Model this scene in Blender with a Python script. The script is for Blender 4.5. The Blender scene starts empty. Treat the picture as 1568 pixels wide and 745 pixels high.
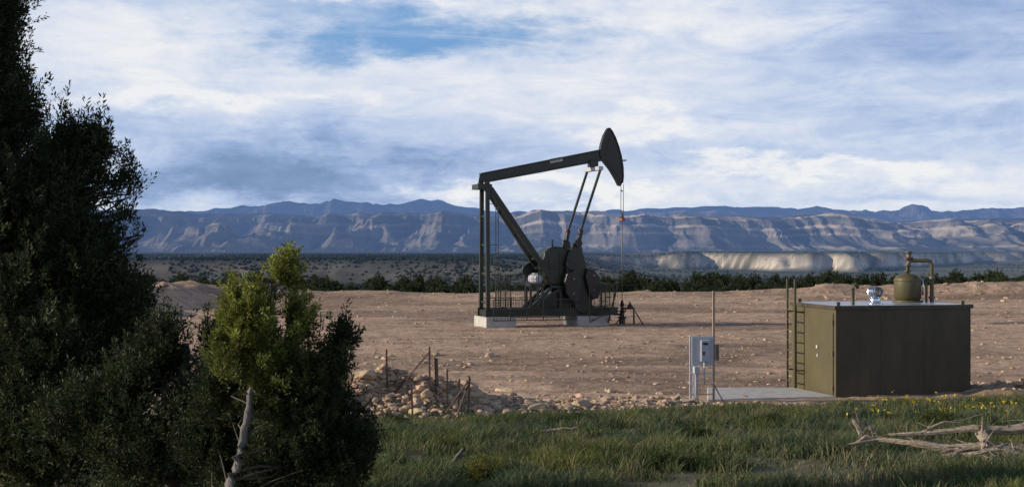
import bpy, bmesh, math, random
import numpy as np
from mathutils import Vector, Matrix
random.seed(4)
sc = bpy.context.scene
CAMZ = 4.07; FPX = 2178.0
RAD = math.radians

# ------------------------------------------------------------------ noise
def hsh(ix, iy, s):
    n = (ix*374761393 + iy*668265263 + s*1274126177) & 0xffffffff
    n = ((n ^ (n >> 13))*1274126177) & 0xffffffff
    n = n ^ (n >> 16)
    return n/4294967295.0
def vn(x, y, s=0):
    x = np.asarray(x, float); y = np.asarray(y, float)
    xi = np.floor(x).astype(np.int64); yi = np.floor(y).astype(np.int64)
    xf = x-xi; yf = y-yi
    xf = xf*xf*(3-2*xf); yf = yf*yf*(3-2*yf)
    a = hsh(xi, yi, s); b = hsh(xi+1, yi, s); c = hsh(xi, yi+1, s); d = hsh(xi+1, yi+1, s)
    return (a*(1-xf)+b*xf)*(1-yf)+(c*(1-xf)+d*xf)*yf
def fbm(x, y, o=4, s=0, g=.5):
    t = 0; a = 1; n = 0
    for i in range(o):
        t = t+a*vn(x*2**i+i*17.3, y*2**i+i*9.1, s+i); n += a; a *= g
    return t/n
def ridged(x, y, o=4, s=0):
    t = 0; a = 1; n = 0
    for i in range(o):
        t = t+a*(1-np.abs(2*vn(x*2**i+i*13.7, y*2**i+i*5.3, s+i)-1)); n += a; a *= .5
    return t/n
def ss(x, a, b):
    t = np.clip((x-a)/(b-a), 0, 1); return t*t*(3-2*t)

# ------------------------------------------------------------------ terrain height
def pad_front(X): return np.interp(X, [-20, -4, 2, 9, 16], [33.5, 33, 34.6, 36.2, 37.6])
def padq(X, Y):
    dx = np.maximum(0, -14-X); dy = np.maximum(0, Y-100)
    return np.sqrt(dx*dx+dy*dy)-12 + 2.0*(fbm(X/9, Y/9, 2, 3)-.5)
def H(X, Y, parts=False):
    X = np.asarray(X, float); Y = np.asarray(Y, float)
    pf = pad_front(X)+1.2*(fbm(X/1.7, Y/1.7, 3, 11)-.5)
    s = pf-Y
    fg = 2.4*np.maximum(s, 0)/33
    fg = np.minimum(fg, 2.5)
    fg = fg + ss(s, 0, 3)*(0.26*(fbm(X/2.2, Y/2.2, 4, 5)-.5))
    lip = np.exp(-((Y-pf-1.0)/1.2)**2)*(0.10+0.75*np.exp(-((X+3.2)/2.3)**2)+.28*ss(X, 11, 14))*(.3+1.3*fbm(X/.5, Y/.5, 3, 8))
    q = padq(X, Y)
    amp = 0.30+0.60*ss(X, 12, 30)+.9*ss(-X, 14, 22)
    far = ss(Y, 48, 75)
    berm = far*amp*np.exp(-((q+2.5)/2.6)**2)*(0.35+1.3*fbm(X/3.5, Y/3.5, 4, 21))
    qq = np.maximum(q, 0)*far
    fall = 2.2*(1-np.exp(-qq/18))+qq*.032
    fall = 48*(1-np.exp(-fall/40))
    warp = 2.2*fbm(X/14, Y/14, 2, 35)
    ruts = (vn(X/16, Y/.9+warp*3, 36)-.5)*.08+(vn(X/7, Y/.45+warp*5, 37)-.5)*.04
    padn = ss(-s, 0, 2)*(0.16*(fbm(X/6, Y/3.5, 3, 31)-.5) + .05*(fbm(X/.8, Y/.8, 3, 33)-.5) + ruts)
    near = fg+lip+berm-fall+padn+(fbm(X/30, Y/30, 3, 41)-.5)*ss(qq, 5, 60)*4
    z = near
    rim = 1080+420*(fbm(X/330, Y/600, 4, 51)-.5)
    aA = np.minimum(Y-rim, (0.118*Y+70*(fbm(Y/140, X/140, 3, 53)-.5)-X)*.8)
    tA = np.clip(aA/150, 0, 1)
    tA = np.clip(tA+.40*(ridged(X/55, Y/160, 3, 55)-.6)*np.sin(np.pi*tA), 0, 1)
    topA = np.interp(Y, [1000, 5200, 8000], [-10, -29, -34])+1.5*(fbm(X/200, Y/200, 3, 57)-.5)
    z = z*(1-tA)+topA*tA
    aB = Y-(2750+650*(ridged(X/300, Y/900, 3, 61)-.6)+1300*ss(X/np.maximum(Y, 1), .24, .36))
    tB = np.clip(aB/110, 0, 1)
    tB = np.clip(tB+.35*(ridged(X/45, Y/160, 3, 62)-.6)*np.sin(np.pi*tB), 0, 1)
    prof = np.interp(tB, [0, .35, .55, .7, .82, 1], [0, .25, .75, .8, 1, 1])
    topB = np.interp(Y, [2500, 6000, 8000], [-13, -27, -34])
    zb = -48+3*(fbm(X/150, Y/150, 4, 63)-.5)
    zB = zb*(1-prof)+topB*prof
    wB = ss(Y, 1400, 2100)*(1-tA)
    z = z*(1-wB)+zB*wB
    if parts: return z, s, q, tA, tB*wB, aA, prof
    return z
def Hf(x, y): return float(H(np.array([x]), np.array([y]))[0])
def ground_at(px, py):
    """where a surveyed bearing meets the foreground slope"""
    d = np.arange(9, 60, .04); x = (px-784)/FPX*d; z = CAMZ-(py-372.5)/FPX*d
    i = int(np.argmax(z <= H(x, d))); return float(x[i]), float(d[i])

# ------------------------------------------------------------------ mesh helpers
def np_mesh(name, V, F, col=None, mat=None, smooth=False, parent=None, extra=None):
    V = np.ascontiguousarray(V, dtype=np.float32); F = np.ascontiguousarray(F, dtype=np.int32)
    me = bpy.data.meshes.new(name); m, k = F.shape
    me.vertices.add(len(V)); me.vertices.foreach_set('co', V.ravel())
    me.loops.add(m*k); me.loops.foreach_set('vertex_index', F.ravel())
    me.polygons.add(m)
    me.polygons.foreach_set('loop_start', np.arange(0, m*k, k, dtype=np.int32))
    me.polygons.foreach_set('use_smooth', np.full(m, smooth, dtype=bool))
    me.update(calc_edges=True)
    if col is not None:
        ca = me.color_attributes.new('Col', 'FLOAT_COLOR', 'POINT')
        c4 = np.ones((len(V), 4), np.float32); c4[:, :col.shape[1]] = col
        ca.data.foreach_set('color', c4.ravel())
    if extra:
        for kx, vx in extra.items():
            at = me.attributes.new(kx, 'FLOAT', 'POINT'); at.data.foreach_set('value', np.ascontiguousarray(vx, dtype=np.float32).ravel())
    o = bpy.data.objects.new(name, me); sc.collection.objects.link(o)
    if mat: me.materials.append(mat)
    if parent: o.parent = parent
    return o
def empty(name, loc=(0, 0, 0), rz=0):
    e = bpy.data.objects.new(name, None); sc.collection.objects.link(e)
    e.location = loc; e.rotation_euler = (0, 0, rz); e.empty_display_size = .3
    return e
def bm_obj(name, bm, mat, parent=None, smooth=False, bevel=0):
    me = bpy.data.meshes.new(name); bm.normal_update(); bm.to_mesh(me); bm.free()
    if smooth:
        for p in me.polygons: p.use_smooth = True
    me.materials.append(mat)
    o = bpy.data.objects.new(name, me); sc.collection.objects.link(o)
    if parent: o.parent = parent
    if bevel:
        b = o.modifiers.new('b', 'BEVEL'); b.width = bevel; b.segments = 2; b.limit_method = 'ANGLE'
    return o
def frame_mat(p1, p2, up=(0, 0, 1)):
    p1 = Vector(p1); p2 = Vector(p2); d = (p2-p1); L = d.length; d.normalize()
    u = Vector(up)
    if abs(d.dot(u)) > .98: u = Vector((0, 1, 0))
    s = d.cross(u).normalized(); u2 = s.cross(d).normalized()
    M = Matrix((s, d, u2)).transposed().to_4x4(); M.translation = (p1+p2)/2
    return M, L
def add_bar(bm, p1, p2, w, h, up=(0, 0, 1)):
    M, L = frame_mat(p1, p2, up)
    bmesh.ops.create_cube(bm, size=1, matrix=M @ Matrix.Diagonal((w, L, h, 1)))
def add_cyl(bm, p1, p2, r1, r2=None, n=16):
    M, L = frame_mat(p1, p2)
    M = M @ Matrix.Rotation(-math.pi/2, 4, 'X')
    bmesh.ops.create_cone(bm, cap_ends=True, segments=n, radius1=r1, radius2=r1 if r2 is None else r2, depth=L, matrix=M)
def add_box(bm, lo, hi):
    c = [(a+b)/2 for a, b in zip(lo, hi)]; d = [b-a for a, b in zip(lo, hi)]
    bmesh.ops.create_cube(bm, size=1, matrix=Matrix.Translation(c) @ Matrix.Diagonal((*d, 1)))
def add_poly(bm, pts, y0, y1):
    a = [bm.verts.new((x, y0, z)) for x, z in pts]; b = [bm.verts.new((x, y1, z)) for x, z in pts]
    fs = [bm.faces.new(a), bm.faces.new(b[::-1])]
    n = len(pts)
    for i in range(n): fs.append(bm.faces.new((a[i], b[i], b[(i+1) % n], a[(i+1) % n])))
    bmesh.ops.recalc_face_normals(bm, faces=fs)
def bar(name, p1, p2, w, h, mat, parent, up=(0, 0, 1), bevel=.012):
    bm = bmesh.new(); add_bar(bm, p1, p2, w, h, up); return bm_obj(name, bm, mat, parent, bevel=bevel)
def cyl(name, p1, p2, r, mat, parent, r2=None, n=20):
    bm = bmesh.new(); add_cyl(bm, p1, p2, r, r2, n); o = bm_obj(name, bm, mat, parent)
    for p in o.data.polygons: p.use_smooth = len(p.vertices) == 4
    return o
def plate(name, pts, y0, y1, mat, parent, bevel=.015):
    bm = bmesh.new(); add_poly(bm, pts, y0, y1); return bm_obj(name, bm, mat, parent, bevel=bevel)
def tube_np(pts, rad, n=8, jitter=0, rng=None, groove=0):
    pts = np.array(pts, float); rad = np.array(rad, float); V = []; F = []
    up0 = np.array([.13, .31, .94])
    ph = rng.uniform(0, 6.28, 3) if rng is not None else (0, 0, 0)
    for i, p in enumerate(pts):
        d = pts[min(i+1, len(pts)-1)]-pts[max(i-1, 0)]; d /= np.linalg.norm(d)+1e-9
        u = up0 if abs(d @ up0) < .93 else np.array([1, 0, .1])
        s = np.cross(d, u); s /= np.linalg.norm(s); u = np.cross(s, d)
        for k in range(n):
            a = 2*math.pi*k/n
            r = rad[i]*(1+(rng.uniform(-jitter, jitter) if jitter else 0))
            if groove: r *= 1+groove*(.6*math.cos(2*a+ph[0]+i*.05)+.5*math.cos(5*a+ph[1]+i*.09)+.5*math.cos(8*a+ph[2]+i*.07))
            V.append(p+r*(math.cos(a)*s+math.sin(a)*u))
    for i in range(len(pts)-1):
        for k in range(n):
            F.append((i*n+k, i*n+(k+1) % n, (i+1)*n+(k+1) % n, (i+1)*n+k))
    return np.array(V), np.array(F)
def tubes_obj(name, tl, mat, parent, n=8, jitter=0, seed=0, groove=0):
    rng = np.random.default_rng(seed); Vs = []; Fs = []; o = 0
    for pts, rad in tl:
        V, F = tube_np(pts, rad, n, jitter, rng, groove); Vs.append(V); Fs.append(F+o); o += len(V)
    return np_mesh(name, np.vstack(Vs), np.vstack(Fs), mat=mat, smooth=True, parent=parent)

# ------------------------------------------------------------------ materials
def new_mat(name):
    m = bpy.data.materials.new(name); m.use_nodes = True
    nt = m.node_tree; b = nt.nodes['Principled BSDF']; return m, nt, b
def simple(name, c, rough=.6, metal=0, var=.25, scale=6, bump=0, c2=None, stretch=None):
    m, nt, b = new_mat(name); N = nt.nodes.new; L = nt.links.new
    tc = N('ShaderNodeTexCoord'); n = N('ShaderNodeTexNoise'); n.inputs['Scale'].default_value = scale; n.inputs['Detail'].default_value = 6
    n.inputs['Roughness'].default_value = .65
    if stretch:
        mp = N('ShaderNodeMapping'); mp.inputs['Scale'].default_value = stretch; L(tc.outputs['Object'], mp.inputs[0]); L(mp.outputs[0], n.inputs['Vector'])
    else: L(tc.outputs['Object'], n.inputs['Vector'])
    r = N('ShaderNodeValToRGB'); r.color_ramp.elements[0].position = .3; r.color_ramp.elements[1].position = .7
    c2 = c2 or [min(1, x*(1+var)) for x in c]
    r.color_ramp.elements[0].color = (*[x*(1-var) for x in c], 1); r.color_ramp.elements[1].color = (*c2, 1)
    L(n.outputs['Fac'], r.inputs[0]); L(r.outputs[0], b.inputs['Base Color'])
    b.inputs['Roughness'].default_value = rough; b.inputs['Metallic'].default_value = metal
    if bump:
        bp = N('ShaderNodeBump'); bp.inputs['Strength'].default_value = bump; bp.inputs['Distance'].default_value = .03
        L(n.outputs['Fac'], bp.inputs['Height']); L(bp.outputs[0], b.inputs['Normal'])
    return m
def attr_mat(name, rough=.9, nscale=2.0, namt=.35, haze=True, bump=0, bscale=1, spec=.2, ruts=False, transl=0, hz=(.145, .25, .51), hmax=.90):
    m, nt, b = new_mat(name); N = nt.nodes.new; L = nt.links.new
    at = N('ShaderNodeVertexColor'); at.layer_name = 'Col'
    geo = N('ShaderNodeNewGeometry')
    n = N('ShaderNodeTexNoise'); n.inputs['Scale'].default_value = nscale; n.inputs['Detail'].default_value = 7 if bump else 3; n.inputs['Roughness'].default_value = .7
    L(geo.outputs['Position'], n.inputs['Vector'])
    mr = N('ShaderNodeMapRange'); mr.inputs[1].default_value = .3; mr.inputs[2].default_value = .7; mr.inputs[3].default_value = 1-namt; mr.inputs[4].default_value = 1+namt
    L(n.outputs['Fac'], mr.inputs[0])
    mx = N('ShaderNodeVectorMath'); mx.operation = 'SCALE'; L(at.outputs[0], mx.inputs[0]); L(mr.outputs[0], mx.inputs['Scale'])
    L(mx.outputs[0], b.inputs['Base Color']); b.inputs['Roughness'].default_value = rough; b.inputs['Specular IOR Level'].default_value = spec
    if bump:
        bp = N('ShaderNodeBump'); bp.inputs['Strength'].default_value = 1; bp.inputs['Distance'].default_value = bump
        n2 = N('ShaderNodeTexNoise'); n2.inputs['Scale'].default_value = bscale; n2.inputs['Detail'].default_value = 8; n2.inputs['Roughness'].default_value = .62
        L(geo.outputs['Position'], n2.inputs['Vector'])
        hgt = n2.outputs['Fac']
        if ruts:
            mp = N('ShaderNodeMapping'); mp.inputs['Scale'].default_value = (.10, 1.4, 1); mp.inputs['Rotation'].default_value = (0, 0, .12)
            L(geo.outputs['Position'], mp.inputs[0])
            n3 = N('ShaderNodeTexNoise'); n3.inputs['Scale'].default_value = 1.3; n3.inputs['Detail'].default_value = 6; n3.inputs['Distortion'].default_value = .6
            L(mp.outputs[0], n3.inputs['Vector'])
            pa = N('ShaderNodeAttribute'); pa.attribute_name = 'pad'
            mu = N('ShaderNodeMath'); mu.operation = 'MULTIPLY'; L(n3.outputs['Fac'], mu.inputs[0]); L(pa.outputs['Fac'], mu.inputs[1])
            ad = N('ShaderNodeMath'); ad.operation = 'MULTIPLY_ADD'; ad.inputs[1].default_value = 2.2; L(mu.outputs[0], ad.inputs[0]); L(hgt, ad.inputs[2])
            hgt = ad.outputs[0]
        L(hgt, bp.inputs['Height']); L(bp.outputs[0], b.inputs['Normal'])
    out = nt.nodes['Material Output']; sh = b.outputs[0]
    if transl:
        tr = N('ShaderNodeBsdfTranslucent'); L(mx.outputs[0], tr.inputs['Color']); ms = N('ShaderNodeMixShader'); ms.inputs[0].default_value = transl
        L(sh, ms.inputs[1]); L(tr.outputs[0], ms.inputs[2]); sh = ms.outputs[0]; L(sh, out.inputs[0])
    if haze:  # aerial perspective painted in: blue emission mixed over the surface by land position
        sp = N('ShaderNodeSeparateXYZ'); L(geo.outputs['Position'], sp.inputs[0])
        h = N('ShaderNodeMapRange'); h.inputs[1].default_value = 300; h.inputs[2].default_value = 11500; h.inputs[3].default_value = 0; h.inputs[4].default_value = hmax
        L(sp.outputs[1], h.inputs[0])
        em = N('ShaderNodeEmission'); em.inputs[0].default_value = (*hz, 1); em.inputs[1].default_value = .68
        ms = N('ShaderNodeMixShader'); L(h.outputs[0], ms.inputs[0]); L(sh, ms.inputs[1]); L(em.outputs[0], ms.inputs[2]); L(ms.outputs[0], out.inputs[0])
    return m

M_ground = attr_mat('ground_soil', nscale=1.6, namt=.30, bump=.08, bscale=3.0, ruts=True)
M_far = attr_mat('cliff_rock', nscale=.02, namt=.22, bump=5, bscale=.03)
M_leaf = attr_mat('juniper_foliage', rough=.6, nscale=3, namt=.3, haze=False, transl=.3)
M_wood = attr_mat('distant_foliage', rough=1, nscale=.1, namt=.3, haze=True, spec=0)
M_grass = attr_mat('grass_blades', rough=.7, nscale=1.2, namt=.25, haze=False, transl=.3, spec=.1)
M_rock = attr_mat('rock', nscale=6, namt=.25, haze=False, bump=.02, bscale=14)
M_bark = simple('juniper_bark', (.07, .06, .052), .9, 0, .4, 5, .8, stretch=(6, 6, 1))
M_barkg = simple('grey_juniper_bark', (.16, .15, .145), .9, 0, .5, 7, .8, stretch=(6, 6, 1))
M_dead = simple('weathered_wood', (.30, .235, .18), .85, 0, .7, 6, 1.0, c2=(.66, .55, .44), stretch=(1.5, 8, 14))
M_blackgreen = simple('pumpjack_paint', (.012, .018, .013), .38, 0, .3, 1.5)
M_postgreen = simple('frame_paint', (.020, .026, .017), .45, 0, .3, 1.5)
M_black = simple('black_steel', (.011, .011, .012), .4, 0, .3, 2)
M_conc = simple('concrete', (.42, .41, .40), .9, 0, .2, 3, .2)
M_grey = simple('grey_painted_metal', (.44, .46, .52), .5, 0, .08, 3)
M_steel = simple('steel_pipe', (.16, .14, .13), .55, .5, .3, 6)
M_rust = simple('rusty_steel', (.10, .065, .05), .8, 0, .5, 8)
M_galv = simple('galvanised_sheet', (.75, .77, .80), .22, 1, .1, 9)
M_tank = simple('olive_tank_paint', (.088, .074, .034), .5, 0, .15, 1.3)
M_tankd = simple('shaded_tank_paint', (.058, .043, .024), .5, 0, .36, 1.6, stretch=(1.2, 1, .3))  # darker copy of the tank paint; shade of the front face put into colour
M_roof = simple('roof_sheet', (.38, .43, .48), .35, .3, .15, 2)
M_orange = simple('red_oxide', (.30, .07, .03), .6, 0, .2, 4)
M_brownpost = simple('wooden_pole', (.34, .25, .2), .8, 0, .25, 9)
M_white = simple('white_label', (.6, .6, .6), .6, 0, .5, 22, c2=(.75, .75, .75))

# ------------------------------------------------------------------ ground sheet
rows = np.concatenate([np.arange(-15, 30, .6), np.arange(30, 130, .26), 130*1.0115**np.arange(0, 348)])
us = np.linspace(-.70, .70, 960)
YY = np.repeat(rows[:, None], len(us), 1); XX = us[None, :]*(YY+25)
Z, s_, q_, tA, tB, aA, prB = H(XX, YY, True)
ny, nx = XX.shape
far = ss(YY, 48, 75)
padm = ss(-s_, -.4, .8)*(1-ss(q_*far, 0, 3))
n1 = fbm(XX/3, YY/2, 5, 71); n2 = fbm(XX/12, YY/5, 4, 73); n3 = fbm(XX/.6, YY/.6, 3, 75)
wp = 2.2*fbm(XX/14, YY/14, 2, 35)
streak = .6*vn(XX/16, YY/.9+wp*3, 36)+.4*vn(XX/6, YY/.35+wp*6, 78)
c = lambda *a: np.array(a)[None, None, :]
padc = c(.435, .300, .212)*(0.56+.42*n1+.52*streak)[..., None]
padc = padc*(1-.25*(n3 > .64)[..., None]*1.)+c(.06, .058, .05)*((n3 < .3)[..., None])
damp = ss(n2, .50, .68)[..., None]
padc = padc*(1-.34*damp)
soil = c(.12, .115, .07)*(.6+.8*n1)[..., None]
bushy = c(.050, .058, .038)*(.6+.8*fbm(XX/40, YY/40, 4, 79))[..., None]
brown = c(.085, .078, .06)*(.6+.8*fbm(XX/30, YY/60, 4, 81))[..., None]
farmix = ss(YY, 105, 160)[..., None]
col = soil*(1-farmix)+(bushy*.55+brown*.45)*farmix
slopeA = (np.sin(np.pi*np.clip(tA, 0, 1)))[..., None]
topcol = c(.020, .031, .030)*(.5+1.0*fbm(XX/120, YY/300, 4, 83))[..., None]
col = col*(1-ss(tA, .6, 1)[..., None])+topcol*ss(tA, .6, 1)[..., None]
col = col*(1-.8*slopeA)+c(.15, .13, .105)*(.20+1.4*fbm(XX/22, YY/60, 4, 85))[..., None]*.8*slopeA
vall = (ss(YY, 1400, 2100)*(1-tA))[..., None]
vcol = c(.10, .112, .07)*(.3+1.2*fbm(XX/130, YY/350, 4, 87))[..., None]
col = col*(1-vall)+vcol*vall
cl = (np.sin(np.pi*np.clip(prB, 0, 1))*(1-tA)*ss(YY, 1400, 2100))[..., None]
cl = np.clip(cl*1.8, 0, 1)
band = .55+.75*vn(Z/3.2, Z*0, 89)[..., None]
col = col*(1-cl)+c(.52, .46, .38)*band*(.35+1.1*fbm(XX/35, YY/90, 3, 91))[..., None]*cl
col = col*(1-padm[..., None])+padc*padm[..., None]
bermo = (far*ss(q_, -6, -2)*(1-ss(q_, 4, 9)))[..., None]
col = col*(1-bermo*.8)+c(.36, .26, .19)*(.5+.95*n1)[..., None]*bermo*.8
idx = np.arange(ny*nx).reshape(ny, nx)
F = np.stack([idx[:-1, :-1], idx[:-1, 1:], idx[1:, 1:], idx[1:, :-1]], -1).reshape(-1, 4)
np_mesh('ground', np.stack([XX, YY, Z], -1).reshape(-1, 3), F, col.reshape(-1, 3), M_ground, True, extra={'pad': padm})

# ------------------------------------------------------------------ mountains
def mountains(name, y0, y1, nr, nc, topY, topZ, front, width, base, seed, pale, amp=1):
    ya = np.linspace(y0, y1, nr); ua = np.linspace(-.72, .72, nc)
    Y = np.repeat(ya[:, None], nc, 1); X = ua[None, :]*Y
    big = ridged(X/1900, Y/2600, 3, seed); mid = ridged(X/420+.5*big, Y/1500, 3, seed+7)
    F_ = Y-(front+1500*amp*(.62-big)+1150*amp*(.62-mid))
    t = F_/width
    gul = ridged(X/125+.4*mid, Y/520, 3, seed+13)
    t = t+(gul-.6)*.36
    pr = np.interp(t, [0, .25, .55, .62, .67, .84, .88, 1.05, 1.5, 4], [0, .11, .36, .43, .58, .70, .82, .92, 1.0, 1.08])
    Ht = np.interp(ua, topY, topZ)[None, :]
    Ht = base+(Ht-base)*(1+.42*(fbm(X/800, Y/1500, 3, seed+19)-.5)+.16*(ridged(X/260, Y/700, 2, seed+21)-.6))
    Z = base+(Ht-base)*pr+7*(fbm(X/60, Y/60, 3, seed+23)-.5)*ss(t, 0, .2)
    Z = np.where(t <= 0, base-3, Z)
    hfrac = np.clip((Z-base)/(Ht-base), 0, 1.2)
    band = vn(hfrac*15+.9*fbm(X/500, Y/500, 3, seed+29), X*0, seed+31)
    dzy = np.gradient(Z, axis=0)/((y1-y0)/nr); dzx = np.gradient(Z, axis=1)/(1.44*front/nc)
    steep = np.clip(np.hypot(dzy, dzx)*1.5, 0, 1)
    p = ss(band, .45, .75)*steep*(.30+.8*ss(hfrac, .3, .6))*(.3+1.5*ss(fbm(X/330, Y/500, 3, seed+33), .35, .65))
    p = np.clip(p*pale(ua)[None, :], 0, 1)[..., None]  # strata paler to the right: sunlit cliffs against cloud-shaded ones, painted in
    veg = c(.038, .050, .048)*(.45+1.1*fbm(X/160, Y/160, 4, seed+37))[..., None]
    tal = c(.19, .170, .150)*(.45+1.1*fbm(X/60, Y/300, 4, seed+41))[..., None]
    w = (ss(steep, .2, .7)*(1-.5*ss(hfrac, .8, 1))*(.35+.9*ss(gul, .5, .75)))[..., None]
    w = np.clip(w, 0, 1)
    col = veg*(1-w)+tal*w
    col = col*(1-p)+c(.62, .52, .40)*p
    idx = np.arange(nr*nc).reshape(nr, nc)
    F = np.stack([idx[:-1, :-1], idx[:-1, 1:], idx[1:, 1:], idx[1:, :-1]], -1).reshape(-1, 4)
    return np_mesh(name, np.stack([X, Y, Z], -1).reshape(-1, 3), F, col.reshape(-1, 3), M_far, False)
tp = [-.75, -.28, -.255, -.22, -.17, -.14, -.10, -.075, -.04, -.01, .02, .06, .10, .145, .19, .23, .26, .31, .36, .75]
ty = [325, 322, 318, 322, 317, 326, 328, 320, 323, 333, 321, 328, 331, 333, 338, 330, 336, 333, 328, 322]
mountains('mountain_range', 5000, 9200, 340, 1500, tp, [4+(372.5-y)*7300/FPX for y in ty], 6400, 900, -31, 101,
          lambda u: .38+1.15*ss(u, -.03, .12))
tp2 = [-.75, -.3, -.2, -.15, -.125, -.09, -.05, -.02, .05, .12, .2, .28, .36, .75]
ty2 = [325, 325, 320, 309, 306, 314, 308, 322, 326, 318, 322, 318, 314, 315]
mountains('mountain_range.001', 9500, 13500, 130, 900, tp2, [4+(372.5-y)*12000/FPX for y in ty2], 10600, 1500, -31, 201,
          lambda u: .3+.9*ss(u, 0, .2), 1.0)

# ------------------------------------------------------------------ foliage
def tufts(C, D, L, R, nl, ll, lw, rng, base_col, var=.3, spread=.55):
    n = len(C); T = n*nl
    C = np.repeat(C, nl, 0); D = np.repeat(D, nl, 0); Lr = np.repeat(L, nl); Rr = np.repeat(R, nl)
    a = rng.random(T)
    rv = rng.normal(size=(T, 3)); rv -= (rv*D).sum(1, keepdims=True)*D; rv /= np.linalg.norm(rv, axis=1, keepdims=True)+1e-9
    taper = np.sqrt(rng.random(T))*(1-.8*a)
    P = C+D*(a*Lr)[:, None]+rv*(Rr*taper)[:, None]
    d = D*.8+rv*spread+rng.normal(size=(T, 3))*.3; d /= np.linalg.norm(d, axis=1, keepdims=True)
    sd = np.cross(d, rng.normal(size=(T, 3))); sd /= np.linalg.norm(sd, axis=1, keepdims=True)+1e-9
    l = (ll*rng.uniform(.6, 1.4, T))[:, None]; w = (lw*rng.uniform(.6, 1.3, T))[:, None]
    V = np.stack([P, P+d*l*.5+sd*w*.5, P+d*l, P+d*l*.5-sd*w*.5], 1).reshape(-1, 3)
    F = np.arange(T*4).reshape(T, 4)
    tint = np.repeat(rng.uniform(1-var, 1+var, n), nl)*rng.uniform(.8, 1.2, T)
    yel = np.repeat(rng.random(n), nl)*.25
    cl = np.asarray(base_col)
    if cl.ndim == 1: cl = np.repeat(cl[None], T, 0)
    else: cl = np.repeat(cl, nl, 0)
    col = cl*tint[:, None]*np.stack([1+yel, 1+yel*.5, 1-yel*.5], 1)
    return V, F, np.repeat(col, 4, 0)
def juniper(name, trunk, trad, blobs, base_col, seed, dens=1.0, nl=46, ll=.05, lw=.016, tl=.26, tr=.075, dark=(.03, .043, .02), bark=None, limb=1.0, gap=.30, nlimb=1.0):
    rng = np.random.default_rng(seed); e = empty(name, (0, 0, 0))
    Cs = []; Ds = []; cc = []; tubes = []
    tk = np.array(trunk)
    tki = np.vstack([tk[i]+(tk[i+1]-tk[i])*f for i in range(len(tk)-1) for f in np.linspace(0, 1, 8)])
    tkr = np.concatenate([np.linspace(trad[i], trad[i+1], 8) for i in range(len(tk)-1)])
    for b in blobs:
        ctr = np.array(b[0]); r = np.array(b[1]); dn = b[2] if len(b) > 2 else 1
        n = int(950*dens*dn*(r[0]*r[2]+r[0]*r[1]+r[1]*r[2]))+14
        v = rng.normal(size=(n, 3)); v /= np.linalg.norm(v, axis=1, keepdims=True)
        rad = rng.random(n)**.42
        lump = .55+.62*vn(v[:, 0]*3.4+seed, v[:, 1]*3.4+v[:, 2]*3.9, seed+3)+.25*(rng.random(n) < .06)
        p = ctr+v*r*(rad*lump)[:, None]
        g = vn(p[:, 0]*3.6+p[:, 1]*2.1, p[:, 2]*3.0+p[:, 1]*2.4, seed+9)
        keep = (g > gap) | (rad < .25); p = p[keep]; v = v[keep]; rad = rad[keep]
        d = v*.5*rad[:, None]+np.array([.05, 0, .8])+rng.normal(size=p.shape)*.26
        d /= np.linalg.norm(d, axis=1, keepdims=True)
        Cs.append(p); Ds.append(d)
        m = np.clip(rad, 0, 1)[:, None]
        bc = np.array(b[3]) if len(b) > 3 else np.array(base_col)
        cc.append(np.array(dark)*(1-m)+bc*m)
        for k in range(int((5+9*r.max())*nlimb)):
            j = rng.integers(len(p)); tgt = p[j]
            dd = np.linalg.norm(tki-tgt, axis=1)+np.maximum(0, tki[:, 2]-tgt[2]+.12)*1.2+rng.random(len(tki))*.15
            st = tki[np.argmin(dd)]; r0 = min(.03, tkr[np.argmin(dd)]*.45)*limb+.003
            mid = (st+tgt)/2+rng.normal(size=3)*.06-np.array([0, 0, .03])
            q = st*.55+mid*.45
            tubes.append(([st, q+rng.normal(size=3)*.02, mid, (mid+tgt)/2+rng.normal(size=3)*.03, tgt], [r0, r0*.8, r0*.55, r0*.35, .003]))
    C = np.vstack(Cs); D = np.vstack(Ds); cc = np.vstack(cc)
    n = len(C)
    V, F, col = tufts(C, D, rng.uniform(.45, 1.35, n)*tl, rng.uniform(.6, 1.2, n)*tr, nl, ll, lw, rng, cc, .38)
    np_mesh('foliage', V, F, col, M_leaf, False, e)
    tubes_obj('limbs', tubes, M_bark, e, 6, .12, seed)
    P = []; R = []
    for i in range(len(tk)-1):
        for f in np.linspace(0, 1, 6, endpoint=False):
            rr = trad[i]+(trad[i+1]-trad[i])*f; P.append(tk[i]+(tk[i+1]-tk[i])*f+rng.normal(size=3)*rr*.22); R.append(rr)
    P.append(tk[-1]); R.append(trad[-1])
    tubes_obj('trunk', [(P, R)], bark or M_bark, e, 14, .08, seed, .12)
    return e
def bp(px, py, Y): return np.array([(px-784)*Y/FPX, Y, CAMZ+(372.5-py)*Y/FPX])

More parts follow.
